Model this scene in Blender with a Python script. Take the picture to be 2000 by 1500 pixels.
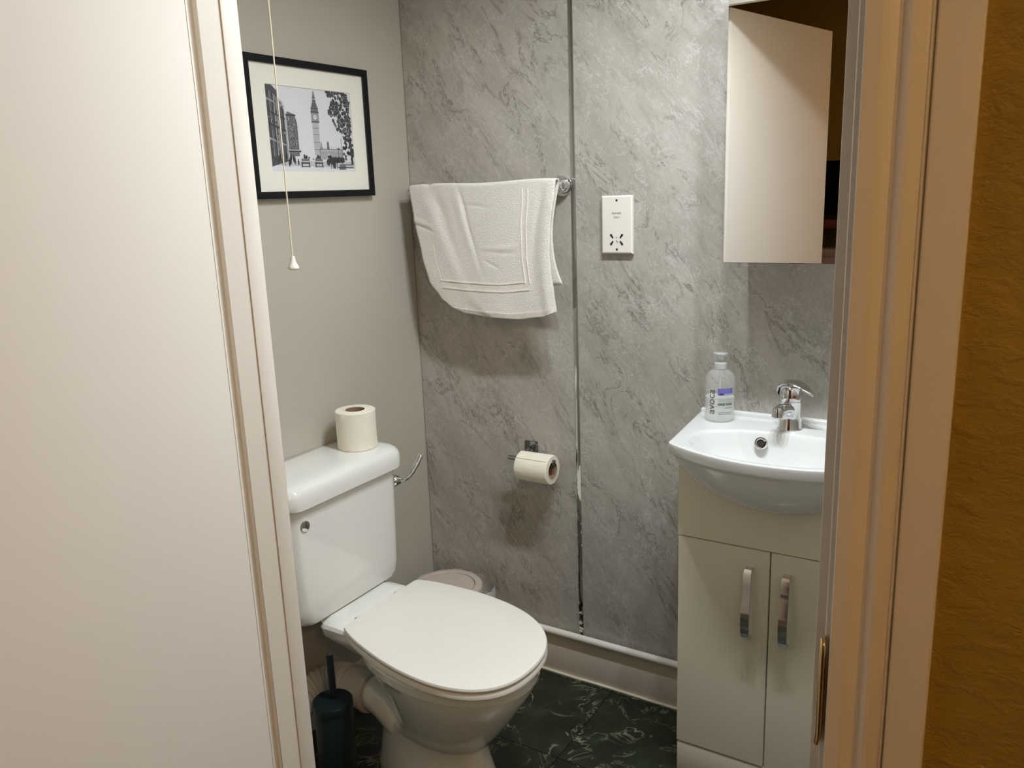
import bpy, bmesh, math, random
from mathutils import Vector, Matrix
for _o in list(bpy.data.objects): bpy.data.objects.remove(_o)
SC = bpy.context.scene
C = SC.collection
rnd = random.Random(7)

# ------------------------------------------------------------------ camera
F_PX, YAW, PITCH, ROLL = 1614.3, -0.5616, -0.2273, -0.0369
CAM = Vector((1.5679, -1.9685, 1.4162))
_F = Vector((math.sin(YAW)*math.cos(PITCH), math.cos(YAW)*math.cos(PITCH), math.sin(PITCH)))
_R = _F.cross(Vector((0, 0, 1))).normalized(); _U = _R.cross(_F)
_R2 = _R*math.cos(ROLL) + _U*math.sin(ROLL); _U2 = -_R*math.sin(ROLL) + _U*math.cos(ROLL)
cd = bpy.data.cameras.new('camera'); cam = bpy.data.objects.new('camera', cd); C.objects.link(cam)
cd.sensor_fit = 'HORIZONTAL'; cd.sensor_width = 36.0; cd.lens = F_PX/2000*36.0
cd.clip_start = 0.02
cam.matrix_world = Matrix(((_R2.x, _U2.x, -_F.x, CAM.x), (_R2.y, _U2.y, -_F.y, CAM.y), (_R2.z, _U2.z, -_F.z, CAM.z), (0, 0, 0, 1)))
SC.camera = cam
# ------------------------------------------------------------------ world and exposure
w = bpy.data.worlds.new('world'); SC.world = w; w.use_nodes = True
w.node_tree.nodes['Background'].inputs[0].default_value = (0.02, 0.018, 0.015, 1)
w.node_tree.nodes['Background'].inputs[1].default_value = 1.0
SC.view_settings.view_transform = 'Standard'; SC.view_settings.look = 'None'
SC.view_settings.gamma = 1; SC.view_settings.use_curve_mapping = False
SC.view_settings.exposure = 0.0
BULB_W = 27.0            # each of the three bathroom spots
BULB_COL = (0.90, 0.97, 1.03)
HALL_W = 17.0            # warm hall lamp
HALL_COL = (1.0, 0.64, 0.30)

# ------------------------------------------------------------------ materials
MATS = {}
def srgb(r, g, b):
    f = lambda v: (v/255/12.92) if v/255 <= .04045 else ((v/255+.055)/1.055)**2.4
    return (f(r), f(g), f(b), 1)
def base(name, col, rough=.5, metal=0, **kw):
    m = bpy.data.materials.new(name); m.use_nodes = True
    b = m.node_tree.nodes['Principled BSDF']
    b.inputs['Base Color'].default_value = col if len(col) == 4 else (*col, 1)
    b.inputs['Roughness'].default_value = rough; b.inputs['Metallic'].default_value = metal
    for k, v in kw.items(): b.inputs[k].default_value = v
    MATS[name] = m
    return m
class NT:
    def __init__(s, m): s.t = m.node_tree; s.n = s.t.nodes; s.l = s.t.links; s.b = s.n['Principled BSDF']
    def new(s, typ, **kw):
        n = s.n.new(typ)
        for k, v in kw.items(): setattr(n, k, v)
        return n
    def coords(s, rot=(0, 0, 0), scale=(1, 1, 1), loc=(0, 0, 0)):
        tc = s.new('ShaderNodeTexCoord'); mp = s.new('ShaderNodeMapping')
        mp.vector_type = 'TEXTURE'
        mp.inputs['Rotation'].default_value = rot; mp.inputs['Scale'].default_value = tuple(1/x for x in scale); mp.inputs['Location'].default_value = loc
        s.l.new(tc.outputs['Object'], mp.inputs[0]); return mp.outputs[0]
    def noise(s, vec, scale, detail=3, rough=.5, dist=0):
        n = s.new('ShaderNodeTexNoise'); n.inputs['Scale'].default_value = scale; n.inputs['Detail'].default_value = detail
        n.inputs['Roughness'].default_value = rough; n.inputs['Distortion'].default_value = dist
        s.l.new(vec, n.inputs['Vector']); return n.outputs['Fac']
    def ramp(s, fac, stops):
        r = s.new('ShaderNodeValToRGB'); e = r.color_ramp.elements
        while len(e) < len(stops): e.new(.5)
        for i, (p, c) in enumerate(stops): e[i].position = p; e[i].color = c if len(c) == 4 else (*c, 1)
        s.l.new(fac, r.inputs[0]); return r.outputs[0]
    def mix(s, fac, a, b, mode='MIX'):
        n = s.new('ShaderNodeMix', data_type='RGBA', blend_type=mode)
        if isinstance(fac, (int, float)): n.inputs[0].default_value = fac
        else: s.l.new(fac, n.inputs[0])
        for v, i in ((a, 6), (b, 7)):
            if isinstance(v, tuple): n.inputs[i].default_value = v if len(v) == 4 else (*v, 1)
            else: s.l.new(v, n.inputs[i])
        return n.outputs[2]
    def bump(s, h, strength=.2, dist=.002):
        n = s.new('ShaderNodeBump'); n.inputs['Strength'].default_value = strength; n.inputs['Distance'].default_value = dist
        s.l.new(h, n.inputs['Height']); s.l.new(n.outputs[0], s.b.inputs['Normal'])
    def col(s, c): s.l.new(c, s.b.inputs['Base Color'])

def paint(name, c, rough=.5, var=.06, bump=.1, bscale=60):
    m = base(name, c, rough); t = NT(m); v = t.coords()
    n = t.noise(v, 3.0, 3)
    a = tuple(x*(1-var) for x in c[:3]) + (1,); b_ = tuple(min(1, x*(1+var)) for x in c[:3]) + (1,)
    t.col(t.mix(n, a, b_)); t.bump(t.noise(v, bscale, 4), bump, .002)
    return m
M_left = paint('taupe_wall_paint', srgb(186, 180, 167), .42, .03, .08, 25)
M_ceil = paint('ceiling_paint', srgb(232, 228, 220), .7)
M_white = paint('white_gloss_paint', srgb(232, 226, 216), .38, .02, .10, 90)
M_leaf = paint('white_door_paint', srgb(234, 229, 220), .33, .025, .05, 70)
M_skirt = paint('cream_skirting_paint', srgb(222, 210, 192), .4, .03, .06, 50)
M_ceramic = base('white_ceramic', srgb(236, 236, 231), .09, **{'Coat Weight': .4, 'Coat Roughness': .04})
M_seat = base('white_seat_plastic', srgb(240, 237, 228), .26)
M_basin = base('basin_ceramic', srgb(228, 228, 225), .07, **{'Coat Weight': .4, 'Coat Roughness': .04})
M_chrome = base('chrome', (.72, .72, .72), .07, 1)
M_chromeb = base('brushed_chrome', (.55, .54, .52), .22, 1)
M_mirror = base('mirror_silver', (.86, .86, .84), .0, 1)
M_alu = base('polished_aluminium_trim', (.58, .58, .56), .05, 1)
M_chromed = base('chrome_dark_reflection', (.30, .30, .29), .12, 1)  # dark surroundings mirrored by the roll holder, put into the base colour
M_brass = base('brass_strike', (.62, .45, .22), .22, 1)
M_black = base('black_gap', (.008, .008, .008), .6)
M_frame = base('black_picture_frame', srgb(14, 14, 18), .6, **{'Specular IOR Level': .25})
M_mount = base('cream_picture_mount', srgb(236, 233, 221), .85)
M_plastic = base('white_moulded_plastic', srgb(236, 230, 220), .28)
M_cream = base('cream_vanity_laminate', srgb(236, 227, 205), .38)
M_dkline = base('vanity_carcass_edge', srgb(150, 142, 125), .5)
M_tissue = base('toilet_tissue', srgb(240, 234, 218), .92)
t = NT(M_tissue); t.bump(t.noise(t.coords(scale=(1, 1, 3)), 180, 3), .35, .0015)
M_card = base('cardboard_core', srgb(145, 116, 90), .85)
M_cord = base('cream_pull_cord', srgb(225, 212, 190), .8)
M_binlid = base('taupe_bin_plastic', srgb(200, 186, 172), .42)
M_liner = base('white_bin_liner', srgb(225, 222, 216), .35, **{'Alpha': .85})
M_green = base('dark_green_brush_holder', srgb(8, 28, 29), .42)
M_navy = base('black_brush_handle', srgb(14, 18, 30), .4)
M_conn = base('waste_connector_plastic', srgb(205, 198, 188), .45)
M_seal = base('old_cream_sealant', srgb(222, 212, 190), .6)
M_pump = base('clear_pump_plastic', srgb(228, 230, 228), .22, **{'Transmission Weight': .45, 'IOR': 1.35})
M_glass = base('clear_bottle_plastic', (.93, .95, .93), .05, **{'Alpha': .16, 'Coat Weight': .6, 'Coat Roughness': .03})
M_soap = base('clear_hand_wash', (.92, .94, .92), .4, **{'Alpha': .34})
M_ink = base('grey_print_ink', srgb(84, 84, 83), .5)
M_inkb = base('black_print_ink', srgb(30, 30, 32), .5)
M_purple = base('purple_label', srgb(112, 105, 178), .45)
M_red = base('red_tap_dot', srgb(120, 10, 25), .3)
M_wood = base('red_brown_wood', srgb(110, 52, 28), .45)
M_pink = base('dusky_pink_cloth', srgb(176, 140, 120), .9)
M_screen = base('black_screen', srgb(18, 16, 16), .25)
M_halldk = paint('hall_ceiling_paint', srgb(190, 170, 140), .8)
M_carpet = paint('hall_carpet', srgb(95, 70, 48), .95, .2, .3, 200)
bulb = base('lit_bulb', (1, .93, .82), .4); NT(bulb).b.inputs['Emission Color'].default_value = (1, .98, .95, 1); NT(bulb).b.inputs['Emission Strength'].default_value = 40
hbulb = base('warm_hall_bulb', (1, .7, .4), .4); NT(hbulb).b.inputs['Emission Color'].default_value = (1, .62, .28, 1); NT(hbulb).b.inputs['Emission Strength'].default_value = 12

# grey marble laminate: slanting dark streaks, fine pale veins
M_panel = base('grey_marble_laminate', srgb(170, 168, 162), .34)
t = NT(M_panel)
v1 = t.coords(rot=(0, math.radians(50), 0), scale=(1, 1, 3.4))
v2 = t.coords(rot=(0, math.radians(56), 0), scale=(1, 1, 3.0), loc=(3, 1, 5))
v0 = t.coords()
big = t.noise(v1, 2.2, 4, .55, .4)
c1 = t.ramp(big, [(.28, srgb(162, 157, 147)), (.5, srgb(175, 169, 159)), (.72, srgb(188, 182, 173))])
mid = t.noise(v2, 9, 6, .7, .5)
c1 = t.mix(t.ramp(mid, [(.30, (.55, .55, .55)), (.50, (0, 0, 0))]), c1, srgb(143, 138, 128))
st = t.noise(v2, 4.0, 7, .66, .9)
stm = t.ramp(st, [(.470, (0, 0, 0)), (.494, (.85, .85, .85)), (.512, (0, 0, 0))])
stm = t.mix(1.0, stm, t.ramp(t.noise(v1, 3.0, 3), [(.44, (0, 0, 0)), (.58, (1, 1, 1))]), 'MULTIPLY')
c2 = t.mix(stm, c1, srgb(112, 107, 97))
c3 = c2
for sc_, vv, am in ((16, v2, .55), (27, v0, .5), (44, v2, .38)):
    vn = t.noise(vv, sc_, 3, .55, 1.2)
    vnm = t.ramp(vn, [(.472, (0, 0, 0)), (.5, (am, am, am)), (.526, (0, 0, 0))])
    msk = t.ramp(t.noise(v0, sc_*.45, 3), [(.40, (0, 0, 0)), (.60, (1, 1, 1))])
    c3 = t.mix(t.mix(1.0, vnm, msk, 'MULTIPLY'), c3, srgb(212, 210, 204))
t.col(c3); t.bump(t.noise(v0, 90, 3), .05, .001)

# dark green marble vinyl tile
M_tile = base('dark_green_marble_vinyl', srgb(36, 42, 32), .3)
t = NT(M_tile)
oi = t.new('ShaderNodeObjectInfo')
tc = t.new('ShaderNodeTexCoord'); ad = t.new('ShaderNodeVectorMath', operation='ADD')
ml = t.new('ShaderNodeVectorMath', operation='SCALE'); ml.inputs['Scale'].default_value = 3.7
t.l.new(oi.outputs['Location'], ml.inputs[0]); t.l.new(tc.outputs['Object'], ad.inputs[0]); t.l.new(ml.outputs[0], ad.inputs[1])
g1 = t.noise(ad.outputs[0], 5, 5, .6, 1.2)
gc = t.ramp(g1, [(.3, srgb(20, 23, 17)), (.55, srgb(36, 43, 30)), (.75, srgb(56, 64, 44))])
g2 = t.noise(ad.outputs[0], 6.5, 4, .6, 2.0)
gm = t.ramp(g2, [(.478, (0, 0, 0)), (.5, (.9, .9, .9)), (.520, (0, 0, 0))])
gk = t.ramp(t.noise(ad.outputs[0], 11, 2), [(.42, (0, 0, 0)), (.66, (1, 1, 1))])
t.col(t.mix(t.mix(1.0, gm, gk, 'MULTIPLY'), gc, srgb(150, 156, 128)))

# embossed brown wallpaper
M_paper = base('embossed_brown_wallpaper', srgb(158, 128, 52), .62)
t = NT(M_paper); v = t.coords(scale=(1, 1, 1.6))
t.col(t.mix(t.noise(v, 4, 3), srgb(146, 118, 44), srgb(168, 138, 56)))
hn = t.noise(v, 42, 5, .6, .3)
t.bump(t.ramp(hn, [(.42, (0, 0, 0)), (.62, (1, 1, 1))]), .45, .003)

M_towel = base('white_terry_cotton', srgb(240, 235, 226), .95, **{'Sheen Weight': .3})
t = NT(M_towel); v = t.coords(); t.bump(t.noise(v, 330, 3, .7), .95, .003)
M_band = base('flat_woven_towel_band', srgb(240, 235, 226), .9)

# ------------------------------------------------------------------ mesh helpers
def finish(me, smooth=None):
    if smooth is not None:
        me.shade_smooth(); me.set_sharp_from_angle(angle=math.radians(smooth))
def link(name, me, mat, parent=None, loc=None, smooth=None):
    finish(me, smooth)
    o = bpy.data.objects.new(name, me); C.objects.link(o)
    for m_ in (mat if isinstance(mat, list) else [mat]): me.materials.append(m_)
    if loc is not None: o.location = loc
    if parent is not None: o.parent = parent
    return o
def pyd(name, V, Fc):
    me = bpy.data.meshes.new(name); me.from_pydata([tuple(p) for p in V], [], Fc); me.update()
    bm = bmesh.new(); bm.from_mesh(me); bmesh.ops.recalc_face_normals(bm, faces=bm.faces); bm.to_mesh(me); bm.free()
    return me
def box(name, lo, hi, mat, parent=None, bev=0.0, seg=2):
    bm = bmesh.new(); bmesh.ops.create_cube(bm, size=1)
    for v_ in bm.verts:
        v_.co = Vector([lo[i] + (v_.co[i]+.5)*(hi[i]-lo[i]) for i in range(3)])
    if bev: bmesh.ops.bevel(bm, geom=bm.edges[:], offset=bev, segments=seg, affect='EDGES', profile=.6)
    me = bpy.data.meshes.new(name); bm.to_mesh(me); bm.free()
    return link(name, me, mat, parent, smooth=40 if bev else None)
def boxes(name, lst, mat, parent=None):
    V, Fc = [], []
    for lo, hi in lst:
        n = len(V)
        V += [(x, y, z) for x in (lo[0], hi[0]) for y in (lo[1], hi[1]) for z in (lo[2], hi[2])]
        Fc += [tuple(n+i for i in f) for f in ((0, 1, 3, 2), (4, 6, 7, 5), (0, 4, 5, 1), (2, 3, 7, 6), (0, 2, 6, 4), (1, 5, 7, 3))]
    return link(name, pyd(name, V, Fc), mat, parent)
def loft(name, loops, mat, parent=None, cap0=True, cap1=True, smooth=35, closed=True):
    n = len(loops[0]); V = [p for L in loops for p in L]; Fc = []
    for i in range(len(loops)-1):
        for j in range(n if closed else n-1):
            k = (j+1) % n
            Fc.append((i*n+j, i*n+k, (i+1)*n+k, (i+1)*n+j))
    if cap0: Fc.append(tuple(range(n))[::-1])
    if cap1: Fc.append(tuple((len(loops)-1)*n+j for j in range(n)))
    return link(name, pyd(name, V, Fc), mat, parent, smooth=smooth)
def frame_axes(d):
    d = Vector(d).normalized(); a = Vector((0, 0, 1)) if abs(d.z) < .9 else Vector((1, 0, 0))
    u = d.cross(a).normalized(); return u, d.cross(u)
def lathe(name, prof, origin, axis, mat, parent=None, n=32, smooth=35, cap0=True, cap1=True):
    u, v_ = frame_axes(axis); d = Vector(axis).normalized(); o = Vector(origin)
    loops = [[o + d*h + (u*math.cos(2*math.pi*k/n) + v_*math.sin(2*math.pi*k/n))*max(r, 1e-5) for k in range(n)] for r, h in prof]
    return loft(name, loops, mat, parent, cap0, cap1, smooth)
def catmull(P, m=8):
    P = [Vector(p) for p in P]; out = []
    for i in range(len(P)-1):
        p0 = P[max(i-1, 0)]; p1 = P[i]; p2 = P[i+1]; p3 = P[min(i+2, len(P)-1)]
        for k in range(m):
            s = k/m
            out.append(.5*((2*p1) + (p2-p0)*s + (2*p0-5*p1+4*p2-p3)*s*s + (3*p1-p0-3*p2+p3)*s**3))
    out.append(P[-1]); return out
def tube(name, P, r, mat, parent=None, n=12, m=6, smooth=50, squash=1.0, raw=False):
    Q = [Vector(p) for p in P] if raw else catmull(P, m); loops = []; u = None
    for i, q in enumerate(Q):
        d = (Q[min(i+1, len(Q)-1)] - Q[max(i-1, 0)]).normalized()
        if u is None: u, _ = frame_axes(d)
        u = (u - d*u.dot(d)).normalized(); v_ = d.cross(u)
        rr = r(i/(len(Q)-1)) if callable(r) else r
        loops.append([q + u*rr*math.cos(2*math.pi*k/n) + v_*rr*squash*math.sin(2*math.pi*k/n) for k in range(n)])
    return loft(name, loops, mat, parent, smooth=smooth)
def thing(name, label, cat, loc=(0, 0, 0), group=None):
    o = bpy.data.objects.new(name, None); C.objects.link(o); o.location = loc; o.empty_display_size = .05
    o['label'] = label; o['category'] = cat
    if group: o['group'] = group
    return o
def tag(o, label, cat=None, kind=None, group=None):
    o['label'] = label
    if cat: o['category'] = cat
    if kind: o['kind'] = kind
    if group: o['group'] = group
    return o
def into(parent):
    """parts are built in world coordinates; keep them there under a moved Empty"""
    bpy.context.view_layer.update()
    inv = Matrix.Translation(parent.location).inverted()
    for ch in parent.children: ch.matrix_parent_inverse = inv
def text_mesh(body, size, align='CENTER', bold=0.0):
    cu = bpy.data.curves.new('txt', 'FONT'); cu.body = body; cu.size = size; cu.align_x = align; cu.align_y = 'CENTER'; cu.offset = bold
    cu.resolution_u = 3
    o = bpy.data.objects.new('txt', cu); C.objects.link(o); bpy.context.view_layer.update()
    me = bpy.data.meshes.new_from_object(o.evaluated_get(bpy.context.evaluated_depsgraph_get()))
    bpy.data.objects.remove(o); me.materials.clear(); return me

# ================================================================== the setting
YW0, YW1 = -1.23, -1.167          # hall face and room face of the partition with the doorway
XL, XR = .661, 1.437              # door rebates
CEIL = 2.36
fl = boxes('floor', [((-.1, -1.2, -.06), (1.6, .1, -.003))], M_black); tag(fl, 'dark green marble-effect vinyl tiled bathroom floor', kind='structure')
TS = .325
tb = bmesh.new(); bmesh.ops.create_cube(tb, size=1)
for v_ in tb.verts: v_.co = Vector((v_.co.x*(TS-.0022), v_.co.y*(TS-.0022), v_.co.z*.003))
tme = bpy.data.meshes.new('tile'); tb.to_mesh(tme); tb.free(); tme.materials.append(M_tile)
for i in range(-2, 3):
    for j in range(0, 4):
        o = bpy.data.objects.new('tile', tme); C.objects.link(o); o.parent = fl
        o.location = (.652 + TS*(i+.5), -.035 - TS*(j+.5) + .0, -.0015)
for i in range(-2, 3):                                   # cut row against the back skirting
    o = bpy.data.objects.new('tile', tme); C.objects.link(o); o.parent = fl
    o.location = (.652+TS*(i+.5), -.035+TS*.5, -.0015)
tag(boxes('ceiling', [((-.1, YW1, CEIL), (1.6, .1, CEIL+.06))], M_ceil), 'white bathroom ceiling', kind='structure')
tag(boxes('wall_left', [((-.1, YW1, 0), (0, .1, CEIL))], M_left), 'smooth taupe painted wall behind the toilet', kind='structure')
tag(boxes('wall_right', [((1.52, YW1, 0), (1.6, .1, CEIL))], M_left), 'taupe painted wall beside the vanity', kind='structure')
wb = tag(boxes('wall_back', [((0, .012, 0), (1.52, .1, CEIL))], M_black), 'wall clad in grey marble-effect panels', kind='structure')
XS0, XS1 = .5345, .5475
box('wall_panel', (.0015, 0, .128), (XS0+.003, .012, CEIL), M_panel, wb, .0008, 1)
box('wall_panel', (XS1-.003, 0, .128), (1.52, .012, CEIL), M_panel, wb, .0008, 1)
_tp = [(XS0, .004), (XS0, -.0020)] + [(XS0+.0008+(XS1-XS0-.0016)*k/10, -.0022-.00025*math.sin(math.pi*k/10)) for k in range(11)] + [(XS1, -.0020), (XS1, .004)]
st_ = loft('joint_trim', [[Vector((x, y, z)) for x, y in _tp] for z in (.150, CEIL)], M_alu, wb, smooth=50); st_['label'] = 'shiny aluminium joint trim'
V, Fc = [], []                                           # crumbs of old sealant on the lower trim
zz = .19
while zz < .62:
    sx_ = XS0 if rnd.random() < .72 else XS1
    w_, h_ = rnd.uniform(.0008, .0024), rnd.uniform(.002, .010)
    n0 = len(V)
    pts = [(sx_ + rnd.uniform(-.3, 1)*w_*math.cos(a) + .0004, zz + h_*math.sin(a)*rnd.uniform(.7, 1.1)) for a in [k*math.pi/3 for k in range(6)]]
    V += [(px, -.0046, pz) for px, pz in pts] + [(px, -.0056, pz) for px, pz in pts]
    Fc += [tuple(n0+6+k for k in range(6))] + [(n0+k, n0+(k+1) % 6, n0+6+(k+1) % 6, n0+6+k) for k in range(6)]
    zz += rnd.uniform(.004, .02)
for z0_ in (.208, .176, .152):
    n0 = len(V)
    pts = [(XS0+.001+k*.0036, z0_ + rnd.uniform(-.0025, .0035) + s*.0024) for s in (-1, 1) for k in (range(4) if s < 0 else range(3, -1, -1))]
    V += [(px, -.0046, pz) for px, pz in pts] + [(px, -.0062, pz) for px, pz in pts]
    m_ = len(pts); Fc += [tuple(n0+m_+k for k in range(m_))] + [(n0+k, n0+(k+1) % m_, n0+m_+(k+1) % m_, n0+m_+k) for k in range(m_)]
sl = link('sealant_crumbs', pyd('sealant_crumbs', V, Fc), M_seal, wb); sl['kind'] = 'stuff'
# skirting and boxed pipe along the back wall
bb = tag(box('baseboard_back', (.0, -.018, 0), (1.52, .012, .122), M_skirt, None, .004), 'cream skirting board under the grey wall panels', kind='structure')
Q = [(.0 + 1.52*k/40, -.019 - .003*rnd.random(), .001) for k in range(41)]
tube('sealant_bead', Q, lambda s: .0045, M_seal, bb, 8, raw=True)
tag(box('baseboard_left', (0, YW1, 0), (.015, -.02, .1), M_skirt, None, .004), 'skirting board behind the toilet', kind='structure')
pp = thing('water_pipe', 'thin white painted pipe running along the top of the skirting', 'pipe', (.0, -.021, .137))
tube('pipe', [(.012, -.0215, .137), (.5, -.0215, .137), (.8, -.0215, .137), (.931, -.0215, .137)], .0105, M_white, pp, 16)
tube('pipe_clip', [(.868, -.0215, .137), (.874, -.0215, .137)], .0125, M_white, pp, 16, raw=True)
into(pp)

# partition with the doorway
wl = [((-.1, YW1-.029, 0), (XL-.026, YW1, CEIL)), ((XR+.026, YW1-.029, 0), (1.6, YW1, CEIL)), ((XL-.026, YW1-.029, 2.012), (XR+.026, YW1, CEIL))]
tag(boxes('wall_front', wl, M_left), 'painted bathroom side of the doorway wall', kind='structure')
HX0, HX1, HY = -1.2, 2.9, -3.25
wh = [((HX0, YW0, 0), (XL-.026, YW1-.029, 2.42)), ((XR+.026, YW0, 0), (HX1, YW1-.029, 2.42)), ((XL-.026, YW0, 2.012), (XR+.026, YW1-.029, 2.42))]
tag(boxes('wall_hall', wh, M_paper), 'brown embossed wallpaper beside the doorway', kind='structure')
tag(boxes('wall_hall_back', [((HX0, HY-.08, 0), (HX1, HY, 2.42))], M_paper), 'brown papered far wall of the hall', kind='structure')
tag(boxes('wall_hall_left', [((HX0-.08, HY, 0), (HX0, YW1, 2.42))], M_paper), 'brown papered hall end wall', kind='structure')
tag(boxes('wall_hall_right', [((HX1, HY, 0), (HX1+.08, YW1, 2.42))], M_paper), 'brown papered hall wall by the lamp', kind='structure')
tag(boxes('floor_hall', [((HX0, HY, -.06), (HX1, -1.2, -.001))], M_carpet), 'brown carpet of the hall', kind='structure')
tag(boxes('ceiling_hall', [((HX0, HY, 2.42), (HX1, YW1, 2.48))], M_halldk), 'hall ceiling', kind='structure')

# door lining: jambs, head, stops
j1 = tag(box('trim_1', (XL-.026, YW0, 0), (XL, YW1, 2.012), M_white, None, .0012, 1), 'white painted hinge-side door jamb', kind='structure')
box('door_stop', (XL, -1.194, 0), (XL+.0018, YW1+.001, 1.974), M_white, j1, .0015, 2)
j2 = tag(box('trim_2', (XR, YW0, 0), (XR+.026, YW1, 2.012), M_white, None, .0012, 1), 'white painted latch-side door jamb', kind='structure')
box('door_stop', (XR-.015, -1.194, 0), (XR, YW1+.001, 1.974), M_white, j2, .0015, 2)
sp = tube('strike_plate', [(XR-.0005, -1.236, 1.003), (XR+.001, -1.2405, .998), (XR+.001, -1.2415, .985), (XR+.001, -1.2415, .95), (XR+.001, -1.2415, .91), (XR-.0005, -1.239, .897)], .0028, M_brass, j2, 10, squash=1.5)
sp['label'] = 'brass lip of the latch strike plate'
boxes('strike_back', [((XR-.001, -1.238, .895), (XR+.0012, -1.205, 1.005))], M_brass, j2)
j3 = tag(box('trim_3', (XL, YW0, 1.987), (XR, YW1, 2.012), M_white, None, .0012, 1), 'white painted head of the door lining', kind='structure')
box('door_stop', (XL, -1.194, 1.974), (XR, YW1+.001, 1.987), M_white, j3, .0015, 2)
# moulded architrave (profile: distance from the opening, projection)
PROF = [(0, 0), (0, .0165), (.0012, .018), (.0128, .018), (.0142, .0172), (.016, .0150), (.020, .0112), (.0235, .0096), (.026, .0105), (.0295, .0148), (.033, .0172), (.0365, .0168), (.0405, .0135), (.0435, .0105), (.0455, .0100), (.0466, .0115), (.0478, .0115), (.0484, .0072), (.0495, .0072), (.0500, .0108), (.0512, .0118), (.0800, .0118), (.0815, .0105), (.0815, 0)]
AX = XR+.0075
def arch(name, pts0, pts1, label):
    n = len(PROF); V = pts0 + pts1
    Fc = [(k, (k+1) % n, n+(k+1) % n, n+k) for k in range(n)] + [tuple(range(n)), tuple(range(n, 2*n))]
    o = link(name, pyd(name, V, Fc), M_white, smooth=28); tag(o, label, kind='structure')
arch('trim_4', [(AX+a, YW0-b, 0) for a, b in PROF], [(AX+a, YW0-b, 1.995+a) for a, b in PROF], 'moulded architrave beside the brown wallpaper')
arch('trim_5', [(XL-.0075-a, YW0-b, 0) for a, b in PROF], [(XL-.0075-a, YW0-b, 1.995+a) for a, b in PROF], 'moulded architrave behind the open door')
arch('trim_6', [(XL-.0075-a, YW0-b, 1.995+a) for a, b in PROF], [(AX+a, YW0-b, 1.995+a) for a, b in PROF], 'moulded architrave over the doorway')
# open door leaf
ANG = math.radians(-76.3); dv = Vector((math.cos(ANG), math.sin(ANG), 0)); nv = Vector((-dv.y, dv.x, 0))   # nv points to the camera side
H0 = Vector((XL+.001, YW0-.004, 0)) + dv*.0115
def leafp(a, b, z): return H0 + dv*a + nv*b + Vector((0, 0, z))
lw = .745
bm = bmesh.new(); vs = [bm.verts.new(leafp(a, b, z)) for a in (0, lw) for b in (-.035, 0) for z in (.008, 1.981)]
for f in ((0, 1, 3, 2), (4, 6, 7, 5), (0, 4, 5, 1), (2, 3, 7, 6), (0, 2, 6, 4), (1, 5, 7, 3)): bm.faces.new([vs[i] for i in f])
bmesh.ops.recalc_face_normals(bm, faces=bm.faces); bmesh.ops.bevel(bm, geom=bm.edges[:], offset=.0015, segments=2, affect='EDGES')
me = bpy.data.meshes.new('door_1'); bm.to_mesh(me); bm.free()
dl = link('door_1', me, M_leaf, smooth=40); tag(dl, 'plain white flush door standing open', kind='structure')
ln = [leafp(a, b, z) for z in (.012, 1.978) for a, b in ((.0045, .0001), (.0055, .0001), (.0055, .0006), (.0045, .0006))]
link('lipping', pyd('lipping', ln, [(0, 1, 5, 4), (1, 2, 6, 5), (2, 3, 7, 6), (3, 0, 4, 7), (0, 1, 2, 3), (4, 5, 6, 7)]), M_leaf, dl)
for hz in (.25, 1.84):
    h = lathe('hinge', [(.0045, 0), (.0045, .09)], (XL-.004, YW0-.023, hz), (0, 0, 1), M_chromeb, dl, 12)

# ================================================================== lamps
lamp = thing('ceiling_spotlight', 'chrome three-headed spotlight bar on the bathroom ceiling', 'lamp', (1.15, -.64, CEIL))
LXC, LYC = 1.15, -.64
box('mounting_bar', (LXC-.27, LYC-.03, CEIL-.025), (LXC+.27, LYC+.03, CEIL), M_chromeb, lamp, .006)
for lx in (LXC-.18, LXC, LXC+.18):
    lathe('lamp_head', [(.012, 0), (.012, .03), (.030, .045), (.034, .09), (.031, .092), (.029, .084)], (lx, LYC, CEIL-.024), (0, 0, -1), M_chromeb, lamp, 24, cap1=False)
    lathe('lamp_lens', [(.0285, 0), (.027, .004), (.015, .008), (.001, .009)], (lx, LYC, CEIL-.108), (0, 0, -1), bulb, lamp, 24)
    ld = bpy.data.lights.new('spot_bulb', 'SPOT'); ld.spot_size = math.radians(176); ld.spot_blend = 1.0; ld.energy = BULB_W; ld.color = BULB_COL; ld.shadow_soft_size = .03
    lo = bpy.data.objects.new('spot_bulb', ld); C.objects.link(lo); lo.location = (lx, LYC, CEIL-.165); lo.parent = lamp
into(lamp)
hl = thing('hall_pendant', 'warm pendant lamp with cream shade hanging in the hall', 'lamp', (2.25, -2.3, 2.42))
lathe('ceiling_rose', [(.045, 0), (.04, .02), (.01, .03)], (2.25, -2.3, 2.42), (0, 0, -1), M_plastic, hl, 20)
tube('flex', [(2.25, -2.3, 2.40), (2.25, -2.3, 2.2)], .003, M_plastic, hl, 8, raw=True)
lathe('lamp_shade', [(.05, 0), (.14, .13), (.139, .131), (.049, .003)], (2.25, -2.3, 2.21), (0, 0, -1), M_mount, hl, 28, cap0=False, cap1=False)
lathe('bulb', [(.012, 0), (.014, .02), (.03, .05), (.03, .07), (.015, .09), (.001, .095)], (2.25, -2.3, 2.2), (0, 0, -1), hbulb, hl, 20)
ld = bpy.data.lights.new('hall_bulb', 'POINT'); ld.energy = HALL_W; ld.color = HALL_COL; ld.shadow_soft_size = .05
lo = bpy.data.objects.new('hall_bulb', ld); C.objects.link(lo); lo.location = (2.25, -2.3, 2.06); lo.parent = hl
into(hl)

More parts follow.
